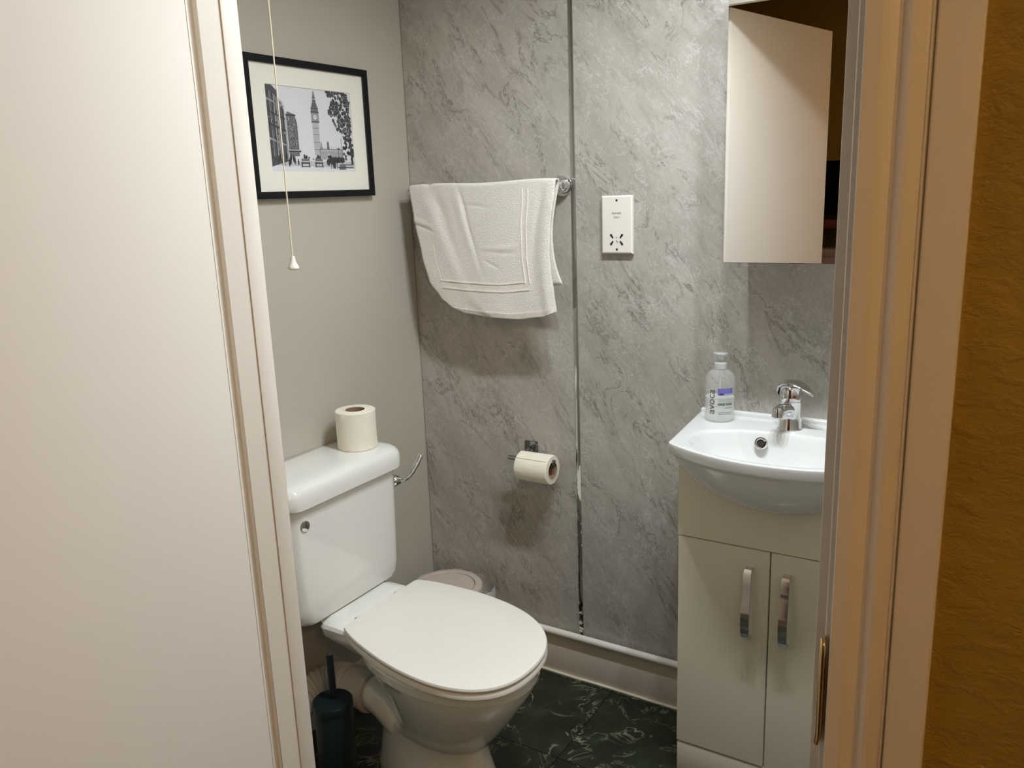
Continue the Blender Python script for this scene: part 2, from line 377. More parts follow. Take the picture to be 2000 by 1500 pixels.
# ================================================================== toilet
TY = -.522
def skew(x): return -.145*max(0.0, x-.24)       # the pan stands slightly askew to the cistern
def egg(xb, xf, hw, z, pr=3.0, k=.2, n=64, xm=None):
    kp = 1.6 if xm is None else 1.35
    xm = xb + .46*(xf-xb) if xm is None else xm; L = []
    for i in range(n):
        a = 2*math.pi*i/n; c_, s_ = math.cos(a), math.sin(a)
        if c_ >= 0:
            x = xm + (xf-xm)*c_; y = hw*math.copysign(abs(s_)**.96, s_)
        else:
            e = 2/pr; x = xm - (xm-xb)*abs(c_)**e; y = hw*math.copysign(abs(s_)**e, s_)*(1-k*((xm-x)/(xm-xb))**kp)
        L.append(Vector((x, TY+y+skew(x), z)))
    return L
toilet = thing('toilet', 'white close-coupled ceramic toilet with its lid closed', 'toilet', (.38, TY, 0))
P = [(.0, .235, .608, .108, 3, .12), (.012, .235, .608, .108, 3, .12), (.03, .24, .599, .102, 3, .12), (.09, .25, .579, .092, 3, .1), (.135, .265, .568, .088, 3, .08), (.148, .285, .573, .091, 3, .06), (.157, .315, .590, .100, 2.6, .06), (.20, .325, .624, .120, 2.6, .1),
     (.25, .31, .659, .141, 2.6, .15), (.295, .285, .688, .158, 2.6, .2), (.330, .255, .710, .172, 3, .2), (.352, .235, .717, .179, 3, .22), (.355, .232, .722, .183, 3, .22), (.376, .225, .724, .185, 3, .22), (.3805, .228, .721, .182, 3, .22), (.383, .235, .713, .176, 3, .22)]
loft('pan', [egg(xb, xf, hw, z, pr, k) for z, xb, xf, hw, pr, k in P], M_ceramic, toilet)
# rear shelf that carries the cistern
def rrect(x0, x1, y0, y1, z, r, n=6):
    L = []
    for cx, cy, a0 in ((x1-r, y1-r, 0), (x0+r, y1-r, 90), (x0+r, y0+r, 180), (x1-r, y0+r, 270)):
        for k in range(n+1):
            a = math.radians(a0 + 90*k/n); L.append(Vector((cx + r*math.cos(a), cy + r*math.sin(a), z)))
    return L
loft('cistern_shelf', [rrect(.20, .28, TY-.07, TY+.07, .290, .02), rrect(.165, .285, TY-.108, TY+.108, .335, .02), rrect(.148, .292, TY-.130, TY+.130, .362, .02), rrect(.145, .294, TY-.134, TY+.134, .384, .02), rrect(.148, .291, TY-.131, TY+.131, .390, .018), rrect(.150, .216, TY-.129, TY+.129, .393, .016), rrect(.05, .208, TY-.10, TY+.10, .403, .016)], M_ceramic, toilet)
# seat and lid
LIDW = [(0, .140), (.060, .159), (.120, .1715), (.180, .1802), (.240, .1835), (.300, .1805), (.355, .1690), (.405, .1470), (.440, .1180), (.463, .0840), (.4755, .0470), (.480, 0)]
def lidplan(x0, inset, sc, z, m=7):
    """plan of the lid: straight hinge edge with small round corners, widest past the middle, rounded tip"""
    P_ = [Vector((x, w_, 0)) for x, w_ in LIDW]; Q_ = catmull(P_ + [Vector((.4755, -.047, 0))], m)[:(len(P_)-1)*m+1]
    Q_ = [Vector((0, 0, 0)), Vector((0, .06, 0)), Vector((0, .122, 0)), Vector((.0012, .1325, 0)), Vector((.005, .1385, 0)), Vector((.012, .1430, 0))] + [q for q in Q_ if q.x > .024]
    half = [Vector((x0 + inset + q.x*sc*(1-2*inset/.48), TY + q.y*(1-inset/.1835), z)) for q in Q_]
    full = half + [Vector((p.x, 2*TY-p.y, p.z)) for p in half[-2:0:-1]]
    return [Vector((p.x, TY + (p.y-TY)*1.035 + skew(p.x), p.z)) for p in full]
def slab(name, xb, sc, z0, z1, mat, crown=0.0):
    r = min(.005, (z1-z0)*.45); g = lambda i, z: lidplan(xb, i, sc, z)
    L = [g(r, z0), g(0, z0+r), g(0, z1-r), g(r*.4, z1-r*.25), g(r*1.4, z1), g(.08, z1+crown)]
    return loft(name, L, mat, toilet, smooth=40)
slab('seat', .243, 1.018, .3835, .4008, M_seat)
slab('lid', .240, 1.025, .4025, .4145, M_seat, .0006)
for s in (-1, 1):
    lathe('hinge', [(.011, 0), (.011, .030)], (.240, TY+s*.075-.015, .402), (0, 1, 0), M_seat, toilet, 16)
# trapway on the side of the pedestal and outlet
tube('trapway', [(.135, TY-.035, .170), (.21, TY-.036, .172), (.27, TY-.044, .163), (.320, TY-.050, .138), (.360, TY-.046, .106), (.400, TY-.034, .070), (.430, TY-.015, .040)], lambda s: .044 + .010*s*s, M_ceramic, toilet, 20, 8)
# cistern
XC = .172
def cist(x0, x1, y0, y1, z, r, bow=.006, n=8):
    L = rrect(x0, x1, y0, y1, z, r, n); yc = (y0+y1)/2
    for p in L:
        if p.x > (x0+x1)/2: p.x += bow*(1-((p.y-yc)/((y1-y0)/2))**2)
    return L
CY0, CY1 = TY-.215, TY+.187
cp = [(.402, .030, .140, .065), (.4035, .022, .155, .040), (.409, .014, .163, .022), (.421, .009, .166, .011), (.45, .008, .168, .006), (.60, .008, .170, .002), (.722, .008, XC, .0)]
loft('cistern_body', [cist(x0, x1, CY0+dy, CY1-dy, z, .042) for z, x0, x1, dy in cp], M_ceramic, toilet)
ld_ = [(.716, .0, -.010), (.719, .0, -.0125), (.730, .0, -.0135), (.746, .0, -.0130), (.757, .003, -.011), (.7645, .008, -.006), (.769, .015, .001), (.7715, .026, .013), (.7735, .050, .040)]
loft('cistern_lid', [cist(.004, XC+.016-ins, CY0+dy, CY1-dy, z, .045, .007) for z, ins, dy in ld_], M_ceramic, toilet, smooth=50)
pl = lathe('blanking_plug', [(.0125, 0), (.0140, .003), (.0128, .0062), (.0105, .0070), (.001, .0072)], (XC-.002, -.690, .669), (1, 0, 0), M_chrome, toilet, 28); pl['label'] = 'round chrome plug'
lv = lathe('lever_boss', [(.0175, 0), (.0175, .004), (.014, .010), (.010, .018), (.001, .019)], (XC-.012, CY1-.012, .669), (.75, .66, 0), M_chrome, toilet, 24); lv['label'] = 'chrome lever boss'
lv = tube('flush_lever', [(XC-.002, CY1-.002, .668), (XC+.008, CY1+.012, .671), (XC+.013, CY1+.030, .682), (XC+.016, CY1+.052, .703), (XC+.016, CY1+.070, .722)], lambda s: .0078+.0045*s if s < .97 else .011, M_chrome, toilet, 14, squash=.75); lv['label'] = 'chrome flush lever'
into(toilet)
# waste connector
wc = thing('pan_connector', 'ribbed off-white waste connector behind the toilet pedestal', 'pipe', (.12, TY-.035, .10))
lathe('collar', [(.047, .0), (.056, .001), (.058, .008), (.055, .014), (.053, .045), (.05, .075), (.046, .08)], (.222, TY-.035, .171), (-1, 0, 0), M_conn, wc, 32, cap0=False)
Q = catmull([(.145, TY-.035, .170), (.11, TY-.036, .168), (.075, TY-.055, .16), (.055, TY-.095, .15), (.05, TY-.15, .14), (.05, TY-.22, .13)], 10)
tube('ribbed_bend', Q, lambda s: .0455 + .0035*math.sin(s*2*math.pi*16), M_conn, wc, 24, raw=True)
into(wc)
# toilet roll standing on the cistern
def roll(o, d, R, r, L, par, wav=.0006):
    n = 40; u, v_ = frame_axes(d); d = Vector(d).normalized(); o = Vector(o)
    def ring(rad, h, w_=0): return [o + d*h + (u*math.cos(2*math.pi*k/n) + v_*math.sin(2*math.pi*k/n))*(rad + w_*rnd.uniform(-1, 1)) for k in range(n)]
    loft('tissue', [ring(r, 0), ring(R-.002, 0), ring(R, .002, wav), ring(R, L*.3, wav), ring(R, L*.55, wav), ring(R, L*.8, wav), ring(R, L-.002, wav), ring(R-.002, L), ring(r+.001, L-.0006), ring(r, L)], M_tissue, par, False, False)
    loft('cardboard_core', [ring(r, L-.0002), ring(r, .0), ring(r-.0013, 0), ring(r-.0013, L-.0004), ring(r, L-.0002)], M_card, par, False, False)
tr = thing('toilet_roll', 'full white toilet roll standing upright on the cistern', 'toilet roll', (.093, -.405, .7735))
roll((.093, -.405, .7737), (0, 0, 1), .0525, .0255, .102, tr); into(tr)

# ================================================================== brush and bin
tb_ = thing('toilet_brush', 'dark green cylindrical toilet brush holder with black handle', 'toilet brush', (.235, -.714, 0))
lathe('holder', [(.044, 0), (.0465, .003), (.0465, .222), (.0445, .226), (.042, .226)], (.235, -.714, 0), (0, 0, 1), M_green, tb_, 40)
lathe('holder_lid', [(.0425, 0), (.0485, .002), (.0485, .018), (.0465, .021), (.012, .022)], (.235, -.714, .222), (0, 0, 1), M_green, tb_, 40)
lathe('handle', [(.0088, 0), (.0084, .115), (.0074, .118), (.001, .1185)], (.233, -.708, .243), (0, 0, 1), M_navy, tb_, 16)
into(tb_)
BX, BY, BZ = .158, -.138, .270
bn = thing('waste_bin', 'round taupe bin with swing lid in the corner behind the toilet', 'bin', (BX, BY, 0))
lathe('bin_body', [(.085, 0), (.087, .003), (.103, BZ-.02), (.103, BZ-.018)], (BX, BY, 0), (0, 0, 1), M_binlid, bn, 48)
lathe('rim', [(.1045, 0), (.1085, .002), (.1085, .012), (.105, .0175), (.100, .019), (.086, .019), (.0845, .0175), (.0845, .002)], (BX, BY, BZ-.019), (0, 0, 1), M_binlid, bn, 56, cap0=False, cap1=False)
lathe('swing_lid', [(.0832, 0), (.0832, .015), (.082, .0175), (.05, .0195), (.001, .020)], (BX, BY, BZ-.019), (0, 0, 1), M_binlid, bn, 56)
loops = []
for h, r0 in ((-.004, .1095), (-.02, .111), (-.06, .112), (-.085, .108)):
    loops.append([Vector((BX + (r0 + (.034*max(0, math.cos(a-.45))**4) + rnd.uniform(-.0015, .003))*math.cos(a), BY + (r0 + (.034*max(0, math.cos(a-.45))**4) + rnd.uniform(-.0015, .003))*math.sin(a), BZ+h + rnd.uniform(-.004, .004))) for a in [2*math.pi*k/60 for k in range(60)]])
lb = loft('bin_liner', loops, M_liner, bn, False, False, smooth=60); lb['label'] = 'white plastic liner turned over the rim'
into(bn)

# ================================================================== picture
PX = .0215; PY0, PY1, PZ0, PZ1 = -.598, -.1775, 1.4225, 1.748
pic = thing('framed_picture', 'black framed vintage street photograph with clock tower, in cream mount', 'picture', (0, (PY0+PY1)/2, PZ0))
FW = .0165
def mitre(name, a, b, inn_a, inn_b):
    L = []
    for (o_, i_) in ((a, inn_a), (b, inn_b)):
        L.append([Vector((0.001, *o_)), Vector((PX-.002, *o_)), Vector((PX, o_[0]+(i_[0]-o_[0])*.15, o_[1]+(i_[1]-o_[1])*.15)), Vector((PX, o_[0]+(i_[0]-o_[0])*.9, o_[1]+(i_[1]-o_[1])*.9)), Vector((PX-.0025, *i_)), Vector((0.001, *i_))])
    loft(name, L, M_frame, pic, smooth=20)
oc = [(PY0, PZ0), (PY1, PZ0), (PY1, PZ1), (PY0, PZ1)]; ic = [(PY0+FW, PZ0+FW), (PY1-FW, PZ0+FW), (PY1-FW, PZ1-FW), (PY0+FW, PZ1-FW)]
for k in range(4): mitre('frame_rail', oc[k], oc[(k+1) % 4], ic[k], ic[(k+1) % 4])
IY0, IY1, IZ0, IZ1 = -.533, -.242, 1.485, 1.686
xm_ = .0125
mt = [(PY0+FW, PZ0+FW), (PY1-FW, PZ0+FW), (PY1-FW, PZ1-FW), (PY0+FW, PZ1-FW)]; mi = [(IY0, IZ0), (IY1, IZ0), (IY1, IZ1), (IY0, IZ1)]
V = [(xm_, *p) for p in mt] + [(xm_, *p) for p in mi] + [(xm_-.0015, p[0]+(.001 if k in (0, 3) else -.001), p[1]+(.001 if k < 2 else -.001)) for k, p in enumerate(mi)]
me = pyd('mount', V, [(k, (k+1) % 4, 4+(k+1) % 4, 4+k) for k in range(4)] + [(4+k, 4+(k+1) % 4, 8+(k+1) % 4, 8+k) for k in range(4)])
link('mount', me, M_mount, pic)
# the print: flat shapes in greys, u 0..1 across, v 0..1 up
greys = [base('print_grey_%d' % g, srgb(g, g-2 if g > 2 else g, min(255, g+4)), .8) for g in (218, 188, 146, 96, 56, 22)]
PV, PF, PM = [], [], []
def poly(pts, m_, lay):
    n0 = len(PV)
    for u_, v__ in pts:
        u_ = min(max(u_, 0), 1); v__ = min(max(v__, 0), 1)
        PV.append((xm_-.0022 + lay*.00004, IY0 + u_*(IY1-IY0), IZ0 + v__*(IZ1-IZ0)))
    PF.append(tuple(range(n0, n0+len(pts)))); PM.append(m_)
def rect(u0, v0, u1, v1, m_, lay): poly([(u0, v0), (u1, v0), (u1, v1), (u0, v1)], m_, lay)
rect(0, 0, 1, 1, 0, 0); rect(0, 0, 1, .13, 1, 1); poly([(0, .0), (1, 0), (1, .05), (0, .08)], 0, 2)
# terrace on the left
poly([(0, .06), (.20, .13), (.195, .70), (.15, .82), (.13, .93), (.07, 1), (0, 1)], 4, 3)
for k in range(13):
    u0 = .012 + k*.0145; poly([(u0, .14+.04*rnd.random()), (u0+.006, .15), (u0+.006, .90-.9*u0+.06), (u0, .92-.9*u0+.06)], rnd.choice([5, 5, 2, 3, 1]), 4)
for v__ in (.33, .50, .64, .78): poly([(0, v__+.05), (.195, v__-.03), (.195, v__-.015), (0, v__+.075)], rnd.choice([1, 2, 5]), 5)
for k in range(46):
    u0 = rnd.uniform(.01, .18); v0 = rnd.uniform(.16, .86-.7*u0); rect(u0, v0, u0+rnd.uniform(.004, .010), v0+rnd.uniform(.012, .035), rnd.choice([1, 2, 5, 5, 5]), 6)
# second building
poly([(.21, .18), (.325, .19), (.325, .58), (.30, .68), (.22, .71), (.205, .66)], 3, 3)
for k in range(70):
    u0 = rnd.uniform(.212, .312); v0 = rnd.uniform(.20, .66); rect(u0, v0, u0+.008, v0+.018, rnd.choice([1, 2, 4, 5, 5]), 4)
rect(.20, .66, .31, .675, 5, 5); rect(.205, .235, .345, .255, 5, 5); rect(.205, .255, .345, .265, 1, 5)
# clock tower
poly([(.505, .20), (.575, .20), (.580, .70), (.500, .70)], 1, 3)
for k in range(5): rect(.508+k*.0145, .21, .511+k*.0145, .60, 2, 4)
for v__ in (.27, .36, .45, .53, .60): rect(.503, v__, .578, v__+.006, 3, 5)
rect(.494, .60, .588, .615, 4, 6); rect(.496, .615, .586, .715, 2, 4); rect(.492, .715, .590, .732, 4, 6); rect(.498, .732, .584, .765, 3, 5); rect(.494, .765, .588, .775, 4, 6)
poly([(.541+.026*math.cos(2*math.pi*k/20), .665+.038*math.sin(2*math.pi*k/20)) for k in range(20)], 4, 6)
poly([(.541+.022*math.cos(2*math.pi*k/20), .665+.033*math.sin(2*math.pi*k/20)) for k in range(20)], 0, 7)
rect(.5395, .665, .5425, .69, 5, 8); rect(.541, .663, .556, .668, 5, 8)
poly([(.502, .775), (.582, .775), (.560, .855), (.524, .855)], 3, 4); rect(.520, .855, .564, .868, 4, 5); rect(.524, .868, .560, .893, 2, 4); rect(.520, .893, .564, .90, 4, 5)
poly([(.526, .90), (.558, .90), (.544, .98), (.540, .98)], 3, 4); rect(.5408, .97, .5432, .999, 4, 4)
for k in range(5): rect(.512+k*.012, .785, .516+k*.012, .84-abs(k-2)*.012, 5, 6)
# long gothic range
rect(.57, .15, .86, .285, 1, 3); rect(.575, .275, .86, .285, 3, 5)
for k in range(22): rect(.585+k*.0125, .165, .589+k*.0125, .265, 3, 4)
for v__ in (.195, .23): rect(.575, v__, .86, v__+.006, 2, 5)
for k in range(9): poly([(.60+k*.028, .285), (.606+k*.028, .285), (.603+k*.028, .325)], 3, 4)
poly([(.575, .285), (.60, .285), (.597, .35), (.588, .38), (.579, .34)], 2, 4); rect(.66, .285, .685, .36, 3, 4); poly([(.66, .36), (.666, .385), (.671, .36), (.678, .39), (.685, .36)], 3, 4)
# tree on the right
for k in range(420):
    a = rnd.random(); u0 = .70 + .28*rnd.random(); v0 = .33 + .66*rnd.random()**.8
    if u0 < .70 + .12*abs(v0-.75)/.25 and v0 < .93: continue
    if v0 < .5 and u0 < .87: continue
    r_ = rnd.uniform(.014, .036)
    poly([(u0+r_*.7*rnd.uniform(.5, 1)*math.cos(b_), v0+r_*rnd.uniform(.5, 1)*math.sin(b_)) for b_ in [k2*math.pi/3.5 for k2 in range(7)]], rnd.choice([4, 4, 5, 5, 3]), 5 + (k % 6))
for k in range(70):
    u0 = .74 + .24*rnd.random(); v0 = .5 + .47*rnd.random(); poly([(u0, v0), (u0+.008, v0+.004), (u0+.005, v0+.014)], 0, 12)
poly([(.955, .10), (.985, .10), (.975, .4), (.93, .62), (.89, .78), (.925, .6), (.958, .4)], 5, 9)
for k in range(26):
    u0 = .86 + .13*rnd.random(); v0 = .20+.16*rnd.random(); poly([(u0+.016*math.cos(b_), v0+.02*math.sin(b_)) for b_ in [k2*math.pi/3 for k2 in range(6)]], rnd.choice([3, 4, 5]), 5)
# carriages, horses and crowd
def blob(u0, v0, ru, rv, m_, lay): poly([(u0+ru*rnd.uniform(.75, 1.1)*math.cos(b_), v0+rv*rnd.uniform(.75, 1.1)*math.sin(b_)) for b_ in [k2*math.pi/5 for k2 in range(10)]], m_, lay)
for u0, s in ((.385, 1.0), (.545, .95)):
    rect(u0-.05*s, .055, u0-.036*s, .12, 5, 10); rect(u0+.036*s, .055, u0+.05*s, .12, 5, 10)
    poly([(u0-.05*s, .10), (u0+.05*s, .10), (u0+.045*s, .16), (u0-.045*s, .16)], 4, 10); rect(u0-.045*s, .12, u0+.045*s, .135, 1, 11); rect(u0-.04*s, .145, u0+.04*s, .152, 2, 11)
    rect(u0-.05*s, .06, u0+.05*s, .072, 4, 11); blob(u0-.008, .185, .014, .03, 5, 10); blob(u0+.016, .18, .012, .026, 5, 10)
for u0, v0, ru, rv in ((.71, .14, .05, .05), (.76, .15, .04, .045), (.80, .15, .045, .04), (.84, .15, .04, .04), (.68, .19, .03, .025), (.66, .12, .025, .05), (.735, .09, .02, .05)): blob(u0, v0, ru, rv, 5, 9)
for u0 in (.69, .715, .74, .765): rect(u0, .04, u0+.007, .12, 5, 10)
blob(.67, .215, .018, .015, 1, 10); rect(.78, .05, .98, .062, 4, 9); rect(.80, .085, .98, .10, 3, 9); poly([(.79, .03), (.88, .03), (.88, .09), (.80, .09)], 3, 8)
for k in range(16): blob(.02+.30*rnd.random(), .10+.09*rnd.random(), .010, .045, 5, 9)
for k in range(26): blob(.36+.6*rnd.random(), .155+.03*rnd.random(), .007, .014, rnd.choice([3, 4]), 8)
rect(.795, .13, .803, .28, 4, 10); rect(.785, .28, .815, .30, 4, 10); rect(.84, .1, .845, .42, 4, 6)
me = bpy.data.meshes.new('photo_print'); me.from_pydata(PV, [], PF); me.update()
pr_ = link('photo_print', me, greys, pic)
for p_, m_ in zip(me.polygons, PM): p_.material_index = m_
pr_['label'] = 'black and white street photograph with a clock tower'
M_pane = base('picture_glazing', (1, 1, 1), .03, **{'Alpha': .025})
box('glazing', (.0155, PY0+FW*.8, PZ0+FW*.8), (.0168, PY1-FW*.8, PZ1-FW*.8), M_pane, pic)
into(pic)

# ================================================================== pull cord
pc = thing('pull_cord', 'cream light pull cord with bell-shaped white knob', 'pull cord', (.334, -.80, 1.285))
tube('cord', [(.3338, -.80, CEIL-.03), (.3335, -.8, 1.8), (.333, -.8, 1.306)], .0014, M_cord, pc, 8, raw=True)
lathe('knob', [(.0045, 0), (.0048, .006), (.0062, .012), (.0098, .019), (.0112, .0225), (.0108, .0245), (.006, .027), (.001, .0275)], (.333, -.80, 1.310), (0, 0, -1), M_plastic, pc, 24)
lathe('ceiling_switch', [(.032, 0), (.032, .02), (.02, .032), (.003, .034)], (.3338, -.80, CEIL), (0, 0, -1), M_plastic, pc, 24)
into(pc)

# ================================================================== towel rail and towel
RY, RZ = -.070, 1.428
tr_ = thing('towel_rail', 'chrome towel rail with bell-shaped ends on the grey panel', 'towel rail', (.28, 0, RZ))
for x in (.052, .5075):
    lathe('rail_end', [(.0275, 0), (.0280, .004), (.0272, .010), (.0245, .018), (.0190, .027), (.0130, .036), (.0105, .046), (.0105, .068), (.009, .075), (.005, .079), (.001, .080)], (x, 0, RZ), (0, -1, 0), M_chrome, tr_, 36)
lathe('rail_bar', [(.008, 0), (.008, .4555)], (.052, RY, RZ), (1, 0, 0), M_chrome, tr_, 20)
into(tr_)
def interp(tb, x):
    if x <= tb[0][0]: return tb[0][1]
    for (a, b), (c_, d) in zip(tb, tb[1:]):
        if x <= c_:
            s = (x-a)/(c_-a); s = s*s*(3-2*s)*.5 + s*.5; return b + (d-b)*s
    return tb[-1][1]
ZT = RZ + .0125
XLt = [(0, .063), (.25, .077), (.55, .100), (.75, .122), (.88, .158), (.95, .190), (1, .235)]
XRt = [(0, .533), (.1, .531), (.35, .519), (.55, .516), (.7, .520), (.85, .527), (1, .533)]
def twl(u_, v__):
    """front sheet; u across, v down"""
    x = interp(XLt, v__) + u_*(interp(XRt, v__)-interp(XLt, v__))
    zb = interp([(0, 1.093), (.3, 1.0855), (.6, 1.084), (.85, 1.094), (1, 1.108)], u_)
    z = ZT + v__*(zb-ZT) + .004*math.sin(u_*9)*(1-v__) - .004*math.exp(-((u_-.14)/.02)**2)*(1-v__)**3
    e = min(1, v__*6)
    y = RY - .0125 - .013*v__ * (1-.4*v__)
    y += e*(.0055*math.exp(-((u_-.17-.22*v__)/.038)**2)*(1-v__)**1.7          # fold down from the top left
            - .004*math.exp(-((u_-.09-.25*v__)/.06)**2)*(1-.8*v__)
            + .0042*math.exp(-((u_-.36-.17*v__)/.011)**2)*max(0, 1-v__*1.4)*1.6
            - .004*math.exp(-((u_-.33-.17*v__)/.03)**2)*max(0, 1-v__*1.3)
            + .004*math.exp(-((u_-.93+.10*v__)/.02)**2)*max(0, 1-v__*1.1)
            - .006*math.exp(-((u_-.98+.04*v__)/.045)**2)
            + .003*math.sin(u_*14+v__*5)*v__*.6)
    y += e*.0022*math.exp(-((v__-.50-.01*math.sin(u_*20))/.012)**2)*math.exp(-((u_-.62)/.12)**4)
    y -= e*.0018*math.exp(-((v__-.475)/.02)**2)*math.exp(-((u_-.62)/.12)**4)
    y += e*.0030*math.exp(-((v__-.29-.45*u_)/.012)**2)*math.exp(-((u_)/.14)**4) - e*.0018*math.exp(-((v__-.262-.45*u_)/.022)**2)*math.exp(-((u_)/.14)**4)
    y += e*.0024*math.exp(-((v__-.10-.10*u_)/.009)**2)*math.exp(-((u_-.46)/.09)**4)
    y += e*.0022*math.exp(-((v__-.60-.55*(u_-.58))/.010)**2)*math.exp(-((u_-.56)/.05)**4)
    y += .016*max(0, v__-.72)*max(0, .35-u_)*4
    return Vector((x, y, z))
NU, NV = 90, 76
rows = []
for i in range(26):                        # back sheet, bottom to top
    v__ = 1 - i/26
    rows.append([Vector((.068 + .463*k/NU + .055*(v__**3)*(1-k/NU) + (.0145*v__**6 - .020*math.sin(v__*3.0))*(k/NU)**3, RY + .0125 + .004*v__*math.sin(k*.2) - .012*v__*(k/NU)**3, ZT - v__*(.268 - .006*(k/NU)**8*v__))) for k in range(NU+1)])
for i in range(1, 8):                      # over the bar
    a = math.pi*(i/8)
    rows.append([Vector(((.068+.462*k/NU)*(1-i/8) + twl(k/NU, 0).x*i/8, RY + .0125*math.cos(a), twl(k/NU, 0).z*(i/8) + ZT*(1-i/8) + .0045*math.sin(a) - .0035*math.exp(-((k/NU-.14)/.02)**2)*math.sin(a))) for k in range(NU+1)])
for i in range(NV+1): rows.append([twl(k/NU, i/NV) for k in range(NU+1)])
tw = thing('hand_towel', 'white terry hand towel folded over the chrome rail', 'towel', (.3, RY, 1.09))
to = loft('towel_cloth', rows, M_towel, tw, False, False, smooth=80, closed=False)
md = to.modifiers.new('thick', 'SOLIDIFY'); md.thickness = .0045; md.offset = 0
def strip(name, path, wd, off, mat):
    """ribbon lying on the front sheet; path: (u, v) centre points, wd: (du, dv) half width"""
    L = []
    for u_, v__ in path:
        a = twl(u_-wd[0], v__-wd[1]); b = twl(u_+wd[0], v__+wd[1])
        L.append([a+Vector((0, -.0018, 0)), a+Vector((0, -off, 0)), b+Vector((0, -off, 0)), b+Vector((0, -.0018, 0))])
    return loft(name, L, mat, tw, smooth=60)
for v__, hw in ((.738, .0035), (.795, .0045)):
    strip('woven_band', [(.11+.685*k/60 if v__ < .76 else .10+.715*k/60, v__) for k in range(61)], (0, hw), .0040, M_band)
for u_, hw in ((.795, .0035), (.83, .0022)):
    strip('woven_band', [(u_, .05 + .70*k/50) for k in range(51)], (hw, 0), .0038, M_band)
strip('woven_band', [(.11, .45 + .33*k/30) for k in range(31)], (.002, 0), .0028, M_band)
hm = strip('hem', [(.02+.96*k/70, .975) for k in range(71)], (0, .02), .0034, M_towel)
V, Fc = [], []
for k in range(96):                        # overlock stitches on the hem
    a = twl(.03+.94*k/96, .96); b = twl(.034+.94*k/96, .996); n0 = len(V)
    d = Vector((.0011, 0, 0)); o_ = Vector((0, -.0042, 0)); i_ = Vector((0, -.003, 0))
    V += [a+i_, a+d+i_, b+d+i_, b+i_, a+o_, a+d+o_, b+d+o_, b+o_]
    Fc += [tuple(n0+q for q in f) for f in ((4, 5, 6, 7), (0, 1, 5, 4), (1, 2, 6, 5), (2, 3, 7, 6), (3, 0, 4, 7))]
ss = link('hem_stitching', pyd('hem_stitching', V, Fc), M_towel, tw); ss['kind'] = 'stuff'
into(tw)

# ================================================================== shaver socket
SX, SZ = .6267, 1.2541
so = thing('shaver_socket', 'white shaver socket plate reading SHAVERS ONLY', 'socket', (SX+.043, 0, SZ))
box('back_box', (SX+.002, -.006, SZ+.002), (SX+.084, -.0002, SZ+.144), M_plastic, so, .001, 1)
L = [[Vector((x, y, z)) for x, z in ((SX+i, SZ+i), (SX+.086-i, SZ+i), (SX+.086-i, SZ+.146-i), (SX+i, SZ+.146-i))] for y, i in ((-.005, 0), (-.0125, .0005), (-.015, .004))]
loft('face_plate', L, M_plastic, so, smooth=15)
for dz, dx in ((.0115, .0435), (.134, .0435)):
    lathe('screw', [(.0028, 0), (.0028, .0008), (.0008, .001)], (SX+dx, -.0149, SZ+dz), (0, -1, 0), M_black, so, 14)
for dx, dz, s in ((-1, 1, 1), (1, 1, -1), (-1, -1, -1), (1, -1, 1)):
    cx, cz = SX+.0425+dx*.0135, SZ+.036+dz*.0085
    pts = [(-.0046, .0055), (.0006, .0058), (.0014, .002), (.0046, -.001), (.0044, -.0056), (.001, -.005), (-.0014, -.001), (-.0044, .0004)]
    pts = [(px*(1 if dx < 0 else -1), pz*(1 if dz > 0 else -1)) for px, pz in pts]
    L = [[Vector((cx+px, y, cz+pz)) for px, pz in pts] for y in (-.0148, -.0153)]
    loft('socket_hole', L, M_black, so, smooth=10)
def wall_text(body, size, x, z, y, mat, par, bold=0.0):
    me = text_mesh(body, size, 'CENTER', bold)
    for v_ in me.vertices: v_.co = Vector((x+v_.co.x, y, z+v_.co.y))
    return link('lettering', me, mat, par)
wall_text('SHAVERS', .0064, SX+.043, SZ+.1015, -.0152, M_ink, so, .0001)
wall_text('ONLY', .0064, SX+.043, SZ+.0915, -.0152, M_ink, so, .0001)
bl = [(0, .004), (-.004, -.003), (.004, -.003)]
for pts in ([(-.004, .005), (.003, .006), (.0025, .0045), (-.003, .0038)], [(-.002, -.003), (.003, -.0065), (.004, -.0055), (-.001, -.0015)], [(.001, -.0068), (.006, -.0068), (.006, -.0060), (.001, -.0060)]):
    loft('shaver_symbol', [[Vector((SX+.0425+px, y, SZ+.036+pz)) for px, pz in pts] for y in (-.0148, -.0152)], M_ink, so, smooth=10)
into(so)

# ================================================================== toilet roll holder
hd = thing('toilet_roll_holder', 'square chrome toilet roll holder on the grey wall', 'holder', (.40, 0, .65))
box('wall_plate', (.370, -.006, .672), (.411, -.0002, .716), M_chromed, hd, .0012, 2)
tube('arm', [(.392, -.004, .697), (.394, -.025, .699), (.398, -.045, .694), (.402, -.056, .684), (.402, -.058, .6765)], .0055, M_chromed, hd, 14)
tube('spindle', [(.346, -.058, .6765), (.40, -.058, .6765), (.478, -.058, .6765), (.491, -.058, .678), (.494, -.058, .687)], .0062, M_chromed, hd, 14, raw=True)
into(hd)
rl = thing('part_used_toilet_roll', 'part-used white toilet roll hanging on the wall holder', 'toilet roll', (.44, -.06, .61))
roll((.3855, -.058, .6585), (1, 0, 0), .0415, .0245, .104, rl, .0009)
# loose edge of the last sheet
tube('loose_edge', [(.387+.1*k/12, -.0865-.0004*math.sin(k), .6905) for k in range(13)], .0007, M_tissue, rl, 6, raw=True)
into(rl)

